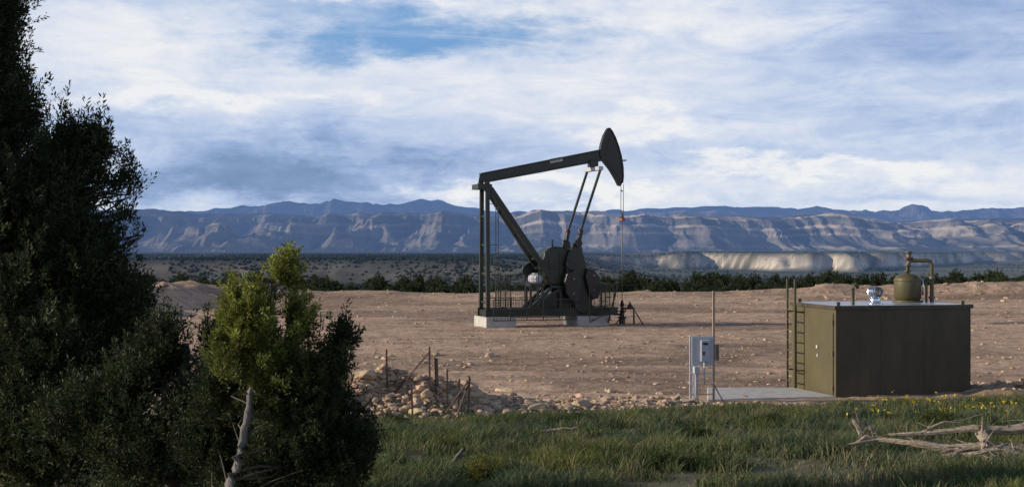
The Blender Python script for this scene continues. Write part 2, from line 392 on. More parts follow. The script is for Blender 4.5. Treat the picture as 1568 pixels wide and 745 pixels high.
DK = (.034, .047, .024); LT = (.22, .25, .06); MD = (.12, .145, .042)  # shaded, sunlit and half-lit foliage, the light painted into the leaf colour
Ya = 13.6
A = lambda px, py, dy=0: bp(px, py, Ya+dy)
g0 = Hf(-4.6, Ya)
juniper('juniper_tree', [(-4.55, Ya, g0-.1), (-4.5, Ya, 2.3), (-4.75, Ya+.1, 3.3), (-5.0, Ya, 4.6), (-5.15, Ya, 6.6)], [.17, .14, .11, .08, .03],
        [(A(-85, 20), (.66, .9, 1.1)), (A(-15, 0), (.24, .3, .4), .8), (A(-70, 200), (.75, 1, .8)), (A(5, 100), (.14, .2, .35), .7), (A(12, 185), (.22, .3, .3), .7),
         (A(20, 330), (.75, 1, .62)), (A(85, 275), (.34, .4, .34), .9), (A(128, 240), (.17, .2, .24), .7), (A(92, 215), (.10, .15, .26), .6), (A(150, 225), (.07, .1, .2), .9), (A(60, 420), (.8, 1, .5)),
         (A(120, 400), (.42, .6, .45)), (A(195, 335), (.13, .2, .36), .7), (A(203, 300), (.09, .12, .25), 1), (A(220, 360), (.09, .12, .22), .9), (A(195, 390), (.24, .3, .27), .8),
         (A(80, 520), (.8, 1, .55)), (A(60, 650), (.95, 1, .7)), (A(190, 470), (.20, .5, .34), .8), (A(160, 300), (.14, .2, .2), .6)], DK, 11, dens=1.25, nl=42, ll=.045, lw=.015, tl=.27, tr=.06, gap=.35)
Yc = 12.4
A = lambda px, py, dy=0: bp(px, py, Yc+dy)
juniper('juniper_tree', [(-3.0, Yc, Hf(-3, Yc)-.1), (-2.95, Yc, 2.2), (-2.9, Yc, 2.7), (-2.85, Yc, 3.2)], [.09, .07, .05, .03],
        [(A(235, 600), (.36, .6, .42)), (A(150, 660), (.5, .6, .4)), (A(290, 640), (.38, .6, .42)), (A(335, 560), (.20, .4, .34), .8),
         (A(255, 540), (.16, .25, .22), .7), (A(260, 710), (.55, .6, .35))], DK, 23, dens=1.25, nl=42, ll=.042, lw=.014, tr=.06)
Yb = 10.6
A = lambda px, py, dy=0: bp(px, py, Yb+dy)
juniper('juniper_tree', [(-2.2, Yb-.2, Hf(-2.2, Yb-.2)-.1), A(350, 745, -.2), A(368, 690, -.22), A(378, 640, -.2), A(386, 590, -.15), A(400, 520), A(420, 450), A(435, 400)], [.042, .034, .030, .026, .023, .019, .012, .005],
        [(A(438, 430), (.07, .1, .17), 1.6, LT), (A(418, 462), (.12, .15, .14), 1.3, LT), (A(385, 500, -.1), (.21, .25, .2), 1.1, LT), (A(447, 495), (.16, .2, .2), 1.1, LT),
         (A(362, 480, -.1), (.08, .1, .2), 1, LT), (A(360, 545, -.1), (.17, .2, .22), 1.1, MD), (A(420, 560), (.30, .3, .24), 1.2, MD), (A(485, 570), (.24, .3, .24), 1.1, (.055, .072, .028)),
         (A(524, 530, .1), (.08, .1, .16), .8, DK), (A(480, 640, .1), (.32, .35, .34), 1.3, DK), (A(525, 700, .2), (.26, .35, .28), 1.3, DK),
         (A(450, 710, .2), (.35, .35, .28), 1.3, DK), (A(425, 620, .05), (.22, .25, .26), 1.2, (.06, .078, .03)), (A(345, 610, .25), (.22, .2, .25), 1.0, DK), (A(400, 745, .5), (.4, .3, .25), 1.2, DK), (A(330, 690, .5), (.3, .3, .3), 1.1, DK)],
        MD, 37, dens=1.5, nl=54, ll=.032, lw=.011, tl=.15, tr=.042, bark=M_barkg, limb=.55, gap=.27, nlimb=.4)

def bush(name, x, y, r, h, col, seed, nn=160):
    rng = np.random.default_rng(seed); e = empty(name, (x, y, Hf(x, y)))
    v = rng.normal(size=(nn, 3)); v[:, 2] = np.abs(v[:, 2]); v /= np.linalg.norm(v, axis=1, keepdims=True)
    p = v*np.array([r, r, h])*(rng.random(nn)**.5)[:, None]*.8
    d = v+np.array([0, 0, .6]); d /= np.linalg.norm(d, axis=1, keepdims=True)
    V, F, c_ = tufts(p, d, np.full(nn, .14), np.full(nn, .05), 34, .035, .012, rng, col)
    np_mesh('foliage', V, F, c_, M_leaf, False, e)
    tubes_obj('stems', [([(0, 0, -.05), tuple(p[i]*.5), tuple(p[i])], [.012, .008, .003]) for i in range(0, nn, 6)], M_bark, e, 5)
for k, (px, py, r, h, cl_) in enumerate([(745, 742, .34, .32, (.12, .13, .035)), (600, 655, .45, .25, (.05, .07, .03)), (890, 650, .35, .18, (.06, .08, .03)),
        (1060, 675, .45, .2, (.05, .075, .028)), (1440, 650, .5, .22, (.07, .09, .03)), (1180, 655, .4, .2, (.06, .08, .03)), (1000, 720, .4, .2, (.06, .085, .03))]):
    x, y = ground_at(px, py); bush('sagebrush', x, y, r, h, cl_, 5+k)

def far_juniper_mesh(seed):
    rng = np.random.default_rng(seed); n = 260
    v = rng.normal(size=(n, 3)); v /= np.linalg.norm(v, axis=1, keepdims=True)
    lump = .7+.6*vn(v[:, 0]*2+seed*3, v[:, 1]*2+v[:, 2]*2, seed)
    p = v*np.array([1.5, 1.5, 1.75])*(rng.random(n)**.45*lump)[:, None]+np.array([0, 0, 2.2])
    p[:, :2] *= (1.15-.14*p[:, 2:3])
    d = v*.5+np.array([0, 0, .8]); d /= np.linalg.norm(d, axis=1, keepdims=True)
    V, F, cl = tufts(p, d, rng.uniform(.4, .8, n), rng.uniform(.15, .3, n), 26, .22, .10, rng, (.032, .046, .024), .35)
    t, tf = tube_np([(0, 0, -.5), (.05, 0, 1), (0, .1, 2.6)], [.2, .15, .05], 6)
    V2 = np.vstack([V, t]); F2 = np.vstack([F, tf+len(V)]); c2 = np.vstack([cl, np.tile([.1, .08, .06], (len(t), 1))])
    o = np_mesh('juniper_crown', V2, F2, c2, M_leaf); me = o.data; bpy.data.objects.remove(o); return me
tmpl = [far_juniper_mesh(s) for s in (1, 2, 3, 4, 5)]
grp = empty('juniper_tree_line')
rng = np.random.default_rng(9); k = 0
while k < 600:
    y = 119+75*rng.random()**1.3; u = rng.uniform(-.6, .6); x = u*y
    qv = padq(np.array([x]), np.array([y]))[0]
    if qv < 7: continue
    if vn(np.array([x/7.]), np.array([y/30.]), 77)[0] < .22: continue
    # crowns reach a little above the pad rim whatever the slope below them
    zt = Hf(x, y)-.1; want = rng.uniform(-.9, .55)+.4*vn(np.array([x/5.]), np.array([y/20.]), 88)[0]+.35*ss(x, 20, 40) - zt
    sc_ = min(max(want/4.6, .35), 1.5)
    o = bpy.data.objects.new('juniper_%03d' % k, tmpl[k % 5]); sc.collection.objects.link(o); o.parent = grp
    wsc = rng.uniform(.6, 1.0)*(.45+.55*sc_)
    o.location = (x, y, zt); o.rotation_euler = (0, 0, rng.uniform(0, 6.28)); o.scale = (wsc, wsc*rng.uniform(.9, 1.1), sc_)
    k += 1

bm = bmesh.new(); bmesh.ops.create_icosphere(bm, subdivisions=1, radius=1)
iv = np.array([v.co[:] for v in bm.verts]); fi = np.array([[v.index for v in f.verts] for f in bm.faces]); bm.free()
rng = np.random.default_rng(19); NT = 90000
yy = 230*np.exp(rng.random(NT)**.7*math.log(3600/230)); uu = rng.uniform(-.46, .46, NT); xx = uu*yy
zz, _, _, ta, tb, _, _ = H(xx, yy, True)
dn = fbm(xx/120, yy/200, 4, 95); prob = np.where(ta > .8, .95, np.where(ta > .02, .75, .6))
prob = np.where((ta < .5) & (yy > 1500), .10+.45*(dn > .55), prob)
kp = (rng.random(NT) < prob*(.15+1.2*ss(dn, .38, .62)))
xx, yy, zz = xx[kp], yy[kp], zz[kp]; NT = len(xx)
sr = rng.uniform(.5, 1.8, NT)
S = iv[None]*np.stack([sr*1.1, sr*1.1, sr*.8], -1)[:, None, :]*rng.uniform(.55, 1.35, (NT, len(iv), 1))
V = S+np.stack([xx, yy, zz+sr*.4], -1)[:, None, :]
F = (fi[None]+(np.arange(NT)*len(iv))[:, None, None]).reshape(-1, 3)
cl = np.array([.030, .040, .027])[None]*rng.uniform(.5, 1.3, (NT, 1))
np_mesh('distant_woodland', V.reshape(-1, 3), F, np.repeat(cl, len(iv), 0), M_wood, False)

# ------------------------------------------------------------------ grass
rng = np.random.default_rng(3)
n = 620000
Y = 13+26*rng.random(n)**1.08; X = rng.uniform(-.42, .46, n)*(Y+2)
s = pad_front(X)-Y
w = fbm(X/.45, Y/.7, 4, 121); w2 = fbm(X/3, Y/3, 3, 123); w3 = fbm(X/1.3, Y/1.0, 3, 127)
pr = (.12+.88*ss(w, .34, .56))*(.45+.7*ss(w2, .3, .6))*ss(s, -.4, 2.8)*(.4+.7*ss(w3, .35, .55))
kp = rng.random(n) < pr
X, Y, w, w2, w3, s = X[kp], Y[kp], w[kp], w2[kp], w3[kp], s[kp]; n = len(X); Zg = H(X, Y)
hgt = rng.uniform(.07, .21, n)*(.40+1.05*ss(w, .38, .68))*(.7+.6*w2)*(.5+.5*ss(s, 0, 4))
lean = rng.normal(size=(n, 2))*.45+np.array([.15, .05]); az = rng.uniform(0, 6.28, n)
wd = rng.uniform(.004, .010, n); sx = np.cos(az)*wd; sy = np.sin(az)*wd
B = np.stack([X, Y, Zg-.01], -1); sv = np.stack([sx, sy, sx*0], -1)
m1 = B+np.stack([lean[:, 0]*hgt*.35, lean[:, 1]*hgt*.35, hgt*.6], -1); tp_ = B+np.stack([lean[:, 0]*hgt, lean[:, 1]*hgt, hgt], -1)
V = np.stack([B-sv, B+sv, m1+sv*.8, m1-sv*.8, tp_+sv*.15, tp_-sv*.15], 1).reshape(-1, 3)
i0 = np.arange(n)*6
F = np.concatenate([np.stack([i0, i0+1, i0+2, i0+3], -1), np.stack([i0+3, i0+2, i0+4, i0+5], -1)])
dry = rng.random(n) < (.08+.42*ss(w3, .50, .34)+.12*ss(w2, .55, .35))
cg = np.array([.078, .108, .044])[None]*rng.uniform(.6, 1.4, (n, 1)); cg[dry] = np.array([.22, .20, .11])*rng.uniform(.7, 1.2, (dry.sum(), 1))
blue = fbm(X/2, Y/2, 2, 125) > .52; cg[blue & ~dry] *= np.array([.95, .98, 1.4])
yel = fbm(X/1.1, Y/1.4, 3, 129) > .58; cg[yel & ~dry] *= np.array([1.5, 1.25, .9])
np_mesh('grass', V, F, np.repeat(cg, 6, 0), M_grass, False)

n = 110; Vs = []; Fs = []; tl = []
for i in range(n):
    px = rng.choice([1430, 1500, 1545, 1340])+rng.normal()*28; py = rng.uniform(620, 652); x, y = ground_at(px, py); z = Hf(x, y); h = rng.uniform(.18, .36)
    if i % 2 == 0: tl.append(([(x, y, z-.02), (x+.02, y, z+h)], [.005, .003]))
    for j in range(2):
        p = np.array([x, y, z+h])+rng.normal(size=3)*.025; a = rng.normal(size=3)*.016; b = rng.normal(size=3)*.016
        k = len(Vs)*4; Vs.append(np.array([p-a, p+b, p+a, p-b])); Fs.append([k, k+1, k+2, k+3])
e = empty('yellow_wildflowers')
np_mesh('petals', np.vstack(Vs), np.array(Fs), np.tile([.60, .44, .03], (len(Vs)*4, 1)), M_grass, False, e)
tubes_obj('stems', tl, simple('flower_stem', (.08, .12, .04)), e, 4)

# ------------------------------------------------------------------ rocks
bm = bmesh.new(); bmesh.ops.create_icosphere(bm, subdivisions=2, radius=1)
rv_ = np.array([v.co[:] for v in bm.verts]); rf = np.array([[v.index for v in f.verts] for f in bm.faces]); bm.free()
def rocks(name, X, Y, R, colr, seed):
    rng = np.random.default_rng(seed); n = len(X); Z = H(X, Y)
    V = np.repeat(rv_[None], n, 0)
    for k in range(7):
        nrm = rng.normal(size=(n, 1, 3)); nrm /= np.linalg.norm(nrm, axis=2, keepdims=True)
        dd = (V*nrm).sum(2, keepdims=True); lim = rng.uniform(.45, .8, (n, 1, 1))
        V = V-nrm*np.maximum(dd-lim, 0)
    sca = np.stack([rng.uniform(.8, 1.5, n), rng.uniform(.7, 1.2, n), rng.uniform(.40, .75, n)], -1)
    V = V*sca[:, None]*R[:, None, None]
    th = rng.uniform(0, 6.28, n); ct, st = np.cos(th)[:, None], np.sin(th)[:, None]
    V = np.stack([V[..., 0]*ct-V[..., 1]*st, V[..., 0]*st+V[..., 1]*ct, V[..., 2]], -1)
    V = V+np.stack([X, Y, Z+R*.15], -1)[:, None]
    F = (rf[None]+(np.arange(n)*len(rv_))[:, None, None]).reshape(-1, 3)
    cl = np.array(colr)[None]*rng.uniform(.6, 1.2, (n, 1))*(1+rng.uniform(-.07, .07, (n, 3)))
    np_mesh(name, V.reshape(-1, 3), F, np.repeat(cl, len(rv_), 0), M_rock, False)
rng = np.random.default_rng(77)
def offtank(X, Y): return ~((X > 7.5) & (X < 13) & (Y > 36) & (Y < 41)) & ~((X > 4.6) & (X < 8.8) & (Y > 35.8) & (Y < 39.5))
RC = (.46, .335, .245)
n = 7500; Y = 34+76*rng.random(n)**1.4; X = rng.uniform(-.36, .42, n)*Y; kp = (Y > pad_front(X)) & offtank(X, Y)
X, Y = X[kp], Y[kp]; rocks('gravel', X, Y, np.clip(rng.lognormal(-3.4, .55, len(X)), .012, .15), RC, 1)
n = 5200; X = rng.normal(-2.9, 2.1, n); Y = pad_front(X)+rng.normal(1.0, .9, n); rocks('rubble', X, Y, np.clip(rng.lognormal(-2.95, .55, n), .03, .24), (.46, .335, .24), 2)
n = 1500; X = rng.uniform(-1, 9, n); Y = pad_front(X)+rng.normal(.7, .5, n); kp = offtank(X, Y); X, Y = X[kp], Y[kp]; rocks('rubble', X, Y, np.clip(rng.lognormal(-3.1, .45, len(X)), .03, .18), RC, 3)
n = 500; X = rng.uniform(12.6, 17, n); Y = rng.normal(40, 1.2, n); rocks('rubble', X, Y, np.clip(rng.lognormal(-2.75, .5, n), .03, .24), RC, 4)
n = 160; X = rng.uniform(16, 45, n); Y = rng.normal(107, 4, n); rocks('rubble', X, Y, np.clip(rng.lognormal(-2.4, .45, n), .05, .26), RC, 5)
n = 120; X = rng.uniform(-26, 14, n); Y = rng.normal(110, 2, n); rocks('rubble', X, Y, np.clip(rng.lognormal(-2.5, .4, n), .05, .2), RC, 6)
gp = lambda px, py: ((px-784)/(py-372.5)*CAMZ, CAMZ*FPX/(py-372.5))
bx = [gp(*p) for p in [(668, 543), (750, 545), (774, 597), (733, 607), (930, 597), (790, 630), (560, 560), (1010, 600), (870, 560)]]
rocks('boulder', np.array([b[0] for b in bx]), np.array([b[1] for b in bx]), np.array([.17, .20, .25, .2, .13, .12, .12, .12, .1]), (.50, .39, .29), 8)

# ------------------------------------------------------------------ pumpjack
YAW = RAD(17); O = (-1.82, 69.6); cs, sn = math.cos(YAW), math.sin(YAW)
PJ = empty('pumpjack', (O[0], O[1], 0), YAW)
def m(px, py, y=0):
    """survey bearing -> metres (x along the machine, z up) on the machine plane y"""
    u = (px-784)/FPX
    lx = (u*(O[1]+y*cs)-O[0]+y*sn)/(cs-u*sn); d = O[1]+lx*sn+y*cs
    return lx, CAMZ+(372.5-py)*d/FPX
for nm, a, b in (('foundation_block_rear', (744, 483), (790, 500)), ('foundation_block_front', (884, 480), (932, 497))):
    p = m(*a, -1.05); q = m(*b, -1.05); bm = bmesh.new(); add_box(bm, (p[0], -1.1, -.1), (q[0], 1.1, .50)); bm_obj(nm, bm, M_conc, PJ, bevel=.03)
zb = .50
xl = m(748, 480)[0]; xr = m(938, 480)[0]
for sy in (-.72, .72):
    bm = bmesh.new()
    add_box(bm, (xl-.35, sy-.13, zb+.003), (xr, sy+.13, zb+.04)); add_box(bm, (xl-.35, sy-.02, zb+.04), (xr, sy+.02, zb+.36)); add_box(bm, (xl-.35, sy-.13, zb+.36), (xr, sy+.13, zb+.40))
    bm_obj('skid_beam', bm, M_blackgreen, PJ)
bm = bmesh.new()
for i in range(9):
    x = xl-.2+(xr-xl)*i/8; add_box(bm, (x-.08, -.70, zb+.05), (x+.08, .70, zb+.33))
bm_obj('skid_cross_members', bm, M_blackgreen, PJ)
zs = zb+.40
top = m(742, 287); xb = m(742, 480)[0]
YB, YT = .62, .50
bmr = bmesh.new()
for sy in (-1, 1):
    bar('rear_post', (xb, YB*sy, zs), (top[0], YT*sy, top[1]), .15, .20, M_postgreen, PJ, (1, 0, 0))
    f = m(842, 432)
    bar('front_leg', (f[0], .60*sy, f[1]), (top[0]+.20, .34*sy, top[1]-.05), .16, .27, M_blackgreen, PJ)
for z in (1.2, 2.6, 4.0, 5.4):
    t = (z-zs)/(top[1]-zs); yv = YB+(YT-YB)*t; x = xb+(top[0]-xb)*t
    add_bar(bmr, (x, -yv, z), (x, yv, z), .07, .07)
for t in (.25, .5, .75):
    a = Vector((f[0], .60, f[1])).lerp(Vector((top[0]+.20, .34, top[1])), t); add_bar(bmr, a, (a.x, -a.y, a.z), .08, .08)
bm_obj('post_bracing', bmr, M_postgreen, PJ)
bm = bmesh.new(); lx = m(759, 400)[0]
for yy in (-.50, -.08): add_bar(bm, (lx-.02, yy, zs), (lx-.02, yy, m(750, 300)[1]), .03, .03)
for i in range(20):
    z = zs+.25+i*.29
    if z < m(750, 302)[1]: add_bar(bm, (lx-.02, -.50, z), (lx-.02, -.08, z), .026, .026)
for z in (2, 4, 6): add_bar(bm, (lx-.02, -.35, z), (xb+.1, -.45, z), .03, .03)
bm_obj('ladder', bm, M_postgreen, PJ)
a = m(727, 290); b = m(749, 283)
bm = bmesh.new(); add_box(bm, (a[0], -.56, a[1]), (b[0], .56, b[1]+.02)); bm_obj('saddle_bearing', bm, M_postgreen, PJ, bevel=.02)
cyl('saddle_pin', (top[0], -.5, top[1]+.18), (top[0], .5, top[1]+.18), .13, M_black, PJ)
bl = [m(732, 282), m(735, 265), m(917, 229), m(919, 247)]
def inset(k0, k1):
    lo0, hi0, hi1, lo1 = bl
    L = lambda a, b, t: (a[0]+(b[0]-a[0])*t, a[1]+(b[1]-a[1])*t)
    return [L(lo0, hi0, k0), L(lo0, hi0, k1), L(lo1, hi1, k1), L(lo1, hi1, k0)]
plate('walking_beam_web', inset(.10, .90), -.05, .05, M_blackgreen, PJ, 0)
plate('walking_beam_top_flange', inset(.90, 1), -.2, .2, M_blackgreen, PJ, .006)
plate('walking_beam_bottom_flange', inset(0, .10), -.2, .2, M_blackgreen, PJ, .006)
q = [m(841, 243.5), m(860, 240), m(861, 246.5), m(842, 250)]
plate('beam_nameplate', q, -.075, -.052, M_white, PJ, 0)
bm = bmesh.new()
for i in range(6):
    t0 = .1+i*.14; A0 = Vector((q[3][0], 0, q[3][1])).lerp(Vector((q[2][0], 0, q[2][1])), t0); A1 = Vector((q[0][0], 0, q[0][1])).lerp(Vector((q[1][0], 0, q[1][1])), t0)
    P0 = A0.lerp(A1, .25); P1 = A0.lerp(A1, .75); P0.y = P1.y = -.08; add_bar(bm, P0, P1, .03, .012)
bm_obj('nameplate_marks', bm, M_black, PJ)
hh = [(929, 197), (932, 196), (936, 201), (941, 211), (946, 225), (950, 240), (952.5, 256), (953, 270), (952, 280), (949, 285), (946, 284), (940, 272), (932, 259), (924, 249), (919, 243), (917, 233), (919, 222), (923, 208)]
plate('horsehead', [m(*p) for p in hh], -.13, .13, M_black, PJ, .015)
arc = [m(*p) for p in hh[1:9]]
plate('horsehead_wireline_track', [(x+.025, z) for x, z in arc]+[(x-.05, z) for x, z in arc[::-1]], -.18, .18, M_black, PJ, .005)
p = m(946, 246); cyl('horsehead_latch', (p[0], -.1, p[1]), (p[0]+.42, -.1, p[1]+.02), .035, M_rust, PJ)
bm = bmesh.new()
for p0, p1 in (((926, 238), (934, 206)), ((926, 240), (948, 236)), ((928, 246), (948, 272))):
    a_ = m(*p0); b_ = m(*p1); add_bar(bm, (a_[0], -.145, a_[1]), (b_[0], -.145, b_[1]), .06, .026, (0, 1, 0))
bm_obj('horsehead_stiffeners', bm, M_blackgreen, PJ)
e0 = m(909, 259)
bar('equalizer', (e0[0], -1.05, e0[1]), (e0[0], 1.05, e0[1]), .26, .20, M_grey, PJ, bevel=.03)  # grey here paints the sunlit look of the bar into its colour
e1 = m(908, 249); bm = bmesh.new(); add_box(bm, (e1[0]-.22, -.22, e0[1]+.101), (e1[0]+.22, .22, e1[1]+.12)); bm_obj('equalizer_bearing', bm, M_blackgreen, PJ, bevel=.03)
pin = m(885, 366, -.95)
for sy in (-1, 1):
    up = (e0[0], .95*sy, e0[1]-.08); lo = (pin[0], .95*sy, pin[1])
    bar('pitman_arm', lo, up, .11, .13, M_blackgreen, PJ, (0, 1, 0))
    U = Vector(up); Lo = Vector(lo)
    bar('pitman_wrist_fork', Lo+Vector((0, 0, -.35)), Lo.lerp(U, .14), .18, .24, M_black, PJ, (0, 1, 0), bevel=.04)
    cyl('wrist_pin_bearing', (lo[0], sy*.78, lo[2]-.2), (lo[0], sy*1.1, lo[2]-.2), .18, M_black, PJ)
    bar('pitman_mark', Lo.lerp(U, .10), Lo.lerp(U, .13), .25, .19, M_orange, PJ, (0, 1, 0))
    cr = [(873, 384), (878, 371), (888, 369), (893, 390), (899, 412), (906, 432), (908, 455), (903, 474), (893, 480), (883, 476), (874, 452), (867, 425), (866, 400)]
    pts = [m(a_, b_, -.8) for a_, b_ in cr]
    y0, y1 = (-.88, -.70) if sy < 0 else (.70, .88)
    plate('crank', pts, y0, y1, M_blackgreen, PJ, .03)
    for wp_ in ([(866, 418), (878, 412), (884, 424), (888, 445), (886, 462), (876, 464), (866, 450), (862, 432)],
                [(897, 410), (908, 413), (916, 424), (918, 440), (914, 456), (905, 458), (898, 440), (894, 424)]):
        ya, yb_ = (-1.16, -.881) if sy < 0 else (.881, 1.16)
        plate('counterweight', [m(a_, b_, -.9) for a_, b_ in wp_], ya, yb_, M_black, PJ, .05)
        cx = sum(a_[0] for a_ in wp_)/8; cy = sum(a_[1] for a_ in wp_)/8
        for dy_ in (-12, 10):
            cc_ = m(cx, cy+dy_, -.9); cyl('weight_bolt', (cc_[0], sy*1.16, cc_[1]), (cc_[0], sy*1.22, cc_[1]), .06, M_steel, PJ, n=8)
    sh = m(872, 405, -.6); cyl('crankshaft_hub', (sh[0], 0, sh[1]), (sh[0], sy*1.0, sh[1]), .24, M_black, PJ, n=28)
gb = [(827, 398), (829, 386), (836, 379), (846, 377), (862, 379), (872, 384), (884, 394), (886, 420), (878, 436), (842, 436), (830, 424), (827, 410)]
plate('gear_reducer', [m(*p) for p in gb], -.55, .55, M_blackgreen, PJ, .06)
plate('gear_reducer_flange', [m(823, 408), m(888, 405), m(888, 409), m(823, 412)], -.62, .62, M_black, PJ, .01)
for px in (836, 852, 868):
    for sy in (-1, 1): p = m(px, 386); q_ = m(px, 434); bar('gearbox_rib', (p[0], sy*.56, p[1]), (p[0], sy*.56, q_[1]), .07, .06, M_postgreen, PJ, (0, 1, 0))
p = m(846, 376); cyl('gearbox_breather', (p[0], 0, p[1]-.1), (p[0], 0, p[1]+.3), .05, M_steel, PJ)
for sy in (-1, 1):
    for aa, bb in (((800, 478), (838, 440)), ((905, 476), (880, 440)), ((852, 478), (852, 438)), ((800, 478), (852, 440)), ((838, 438), (884, 438))):
        p = m(*aa); q_ = m(*bb); bar('gearbox_stand_leg', (p[0], sy*.6, p[1]), (q_[0], sy*.6, q_[1]), .14, .20, M_blackgreen, PJ, (0, 1, 0))
plate('gearbox_stand_deck', [(m(808, 476)[0], zs+.004), (m(846, 446)[0], m(838, 449)[1]), (m(878, 446)[0], m(884, 449)[1]), (m(898, 476)[0], zs+.004)], -.5, .5, M_black, PJ, 0)
mp_ = m(816, 426)
cyl('electric_motor', (mp_[0], -.75, mp_[1]), (mp_[0], .1, mp_[1]), .24, M_grey, PJ, n=28)
cyl('motor_end_bell', (mp_[0], -.86, mp_[1]), (mp_[0], -.75, mp_[1]), .14, M_grey, PJ, r2=.22, n=28)
bm = bmesh.new()
for i in range(14):
    a_ = i/14*6.283; add_bar(bm, (mp_[0]+.24*math.cos(a_), -.65, mp_[1]+.24*math.sin(a_)), (mp_[0]+.24*math.cos(a_), .05, mp_[1]+.24*math.sin(a_)), .03, .05)
bm_obj('motor_fins', bm, M_grey, PJ)
bm = bmesh.new(); add_box(bm, (mp_[0]-.35, -.7, mp_[1]-.39), (mp_[0]+.35, .2, mp_[1]-.25))
for x in (-.3, .3):
    for yv in (-.6, .1): add_bar(bm, (mp_[0]+x, yv, zs), (mp_[0]+x, yv, mp_[1]-.39), .09, .09)
bm_obj('motor_stand', bm, M_blackgreen, PJ)
bg = []
c1 = m(812, 414, .3); c2 = m(845, 400, .3)
for i in range(13): a_ = math.pi/2+.4+math.pi*i/12; bg.append((c1[0]+.32*math.cos(a_), c1[1]+.32*math.sin(a_)))
for i in range(13): a_ = -math.pi/2+.4+math.pi*i/12; bg.append((c2[0]+.62*math.cos(a_), c2[1]+.62*math.sin(a_)))
plate('belt_guard', bg, .62, .82, M_blackgreen, PJ, .03)
def fence(bm, A, B, z0a, z0b, z1a, z1b, nb=12, r=.010):
    A = Vector(A); B = Vector(B)
    for k in range(nb+1):
        t = k/nb; p = A.lerp(B, t); z0 = z0a+(z0b-z0a)*t; z1 = z1a+(z1b-z1a)*t; w_ = .04 if k % 6 == 0 else r*1.2
        add_bar(bm, (p.x, p.y, z0), (p.x, p.y, z1), w_, w_)
    for t in (0, .25, .5, .75, 1):
        w_ = .04 if t in (0, 1) else r*1.2
        add_bar(bm, (A.x, A.y, z0a+(z1a-z0a)*t), (B.x, B.y, z0b+(z1b-z0b)*t), w_, w_)
bm = bmesh.new()
a1 = m(782, 462, -1.3); a2 = m(832, 462, -1.3); zt = m(800, 420, -1.3)[1]
fence(bm, (a1[0], -1.3, 0), (a2[0], -1.3, 0), zs+.05, zs+.05, zt, zt, 14)
fence(bm, (a1[0], -1.3, 0), (a1[0], 1.3, 0), zs+.05, zs+.05, zt, zt, 18)
b1 = m(756, 482, -1.3); b2 = m(882, 482, -1.3)
fence(bm, (b1[0], -1.3, 0), (b2[0], -1.3, 0), .35, .35, zs+.45, zs+.45, 30)
fence(bm, (b1[0], 1.3, 0), (b2[0], 1.3, 0), .35, .35, zs+.45, zs+.45, 30)
d1 = m(903, 480, -1.4); d2 = m(934, 480, -1.4); d3 = m(946, 434, -1.4)
fence(bm, (d1[0], -1.4, 0), (d3[0], -1.4, 0), .2, .9, d3[1]-.1, d3[1], 14)
fence(bm, (d2[0], -1.4, 0), (d3[0], 1.4, 0), .3, .3, d3[1], d3[1], 16)
fence(bm, (d1[0], 1.4, 0), (d3[0], 1.4, 0), .2, .5, d3[1], d3[1], 14)
add_bar(bm, (d2[0]-.1, -1.4, .15), (d3[0], -1.4, d3[1]), .07, .07)
bm_obj('safety_fence', bm, M_postgreen, PJ)
bm = bmesh.new()
for i in range(6): x = d1[0]+.2+i*.16; add_box(bm, (x, -1.2, .3+i*.22), (x+.2, -.95, .34+i*.22))
bm_obj('access_steps', bm, M_black, PJ)
hx = m(952.6, 282)[0]; ztop = m(952, 282)[1]; zc = m(952, 334)[1]
for sy in (-.17, .17): cyl('bridle_cable', (hx, sy, ztop), (hx, sy, zc), .018, M_steel, PJ, n=8)
bm = bmesh.new(); add_box(bm, (hx-.09, -.22, zc-.12), (hx+.09, .22, zc)); bm_obj('carrier_bar', bm, M_orange, PJ, bevel=.02)
cyl('rod_clamp', (hx, 0, zc), (hx, 0, zc+.18), .07, M_rust, PJ)
cyl('rod_rotator', (hx-.1, -.1, ztop-.3), (hx+.05, .1, ztop-.35), .03, M_rust, PJ)
cyl('polished_rod', (hx, 0, 1.0), (hx, 0, zc+.3), .022, M_steel, PJ, n=8)
WH = empty('wellhead', PJ.location, YAW)
zz0 = -.1
cyl('casing_head', (hx, 0, zz0), (hx, 0, .32), .16, M_rust, WH)
cyl('lower_flange', (hx, 0, .32), (hx, 0, .39), .24, M_black, WH)
cyl('tubing_spool', (hx, 0, .39), (hx, 0, .62), .12, M_rust, WH)
cyl('upper_flange', (hx, 0, .62), (hx, 0, .68), .2, M_black, WH)
cyl('pumping_tee', (hx, 0, .68), (hx, 0, .95), .09, M_rust, WH)
cyl('stuffing_box', (hx, 0, .95), (hx, 0, 1.2), .11, M_black, WH, r2=.05)
cyl('flow_line', (hx, 0, .8), (hx+.62, -.1, .8), .05, M_rust, WH)
cyl('flow_line_drop', (hx+.6, -.1, .84), (hx+.6, -.1, -.1), .045, M_rust, WH)
cyl('side_valve', (hx-.42, 0, .5), (hx, 0, .5), .06, M_black, WH)
cyl('valve_wheel', (hx-.42, -.16, .62), (hx-.42, -.12, .62), .14, M_rust, WH)
cyl('valve_wheel_right', (hx+.34, -.2, .92), (hx+.34, -.17, .92), .12, M_black, WH)
a = m(968, 462, -.8); b = m(986, 505, -.8)
cyl('chemical_line_prop', (a[0], -.4, a[1]), (b[0], -.8, -.05), .035, M_steel, WH, n=10)
cyl('chemical_line_brace', (a[0]-.1, -.3, .8), (a[0]-.35, .6, -.05), .03, M_steel, WH, n=10)

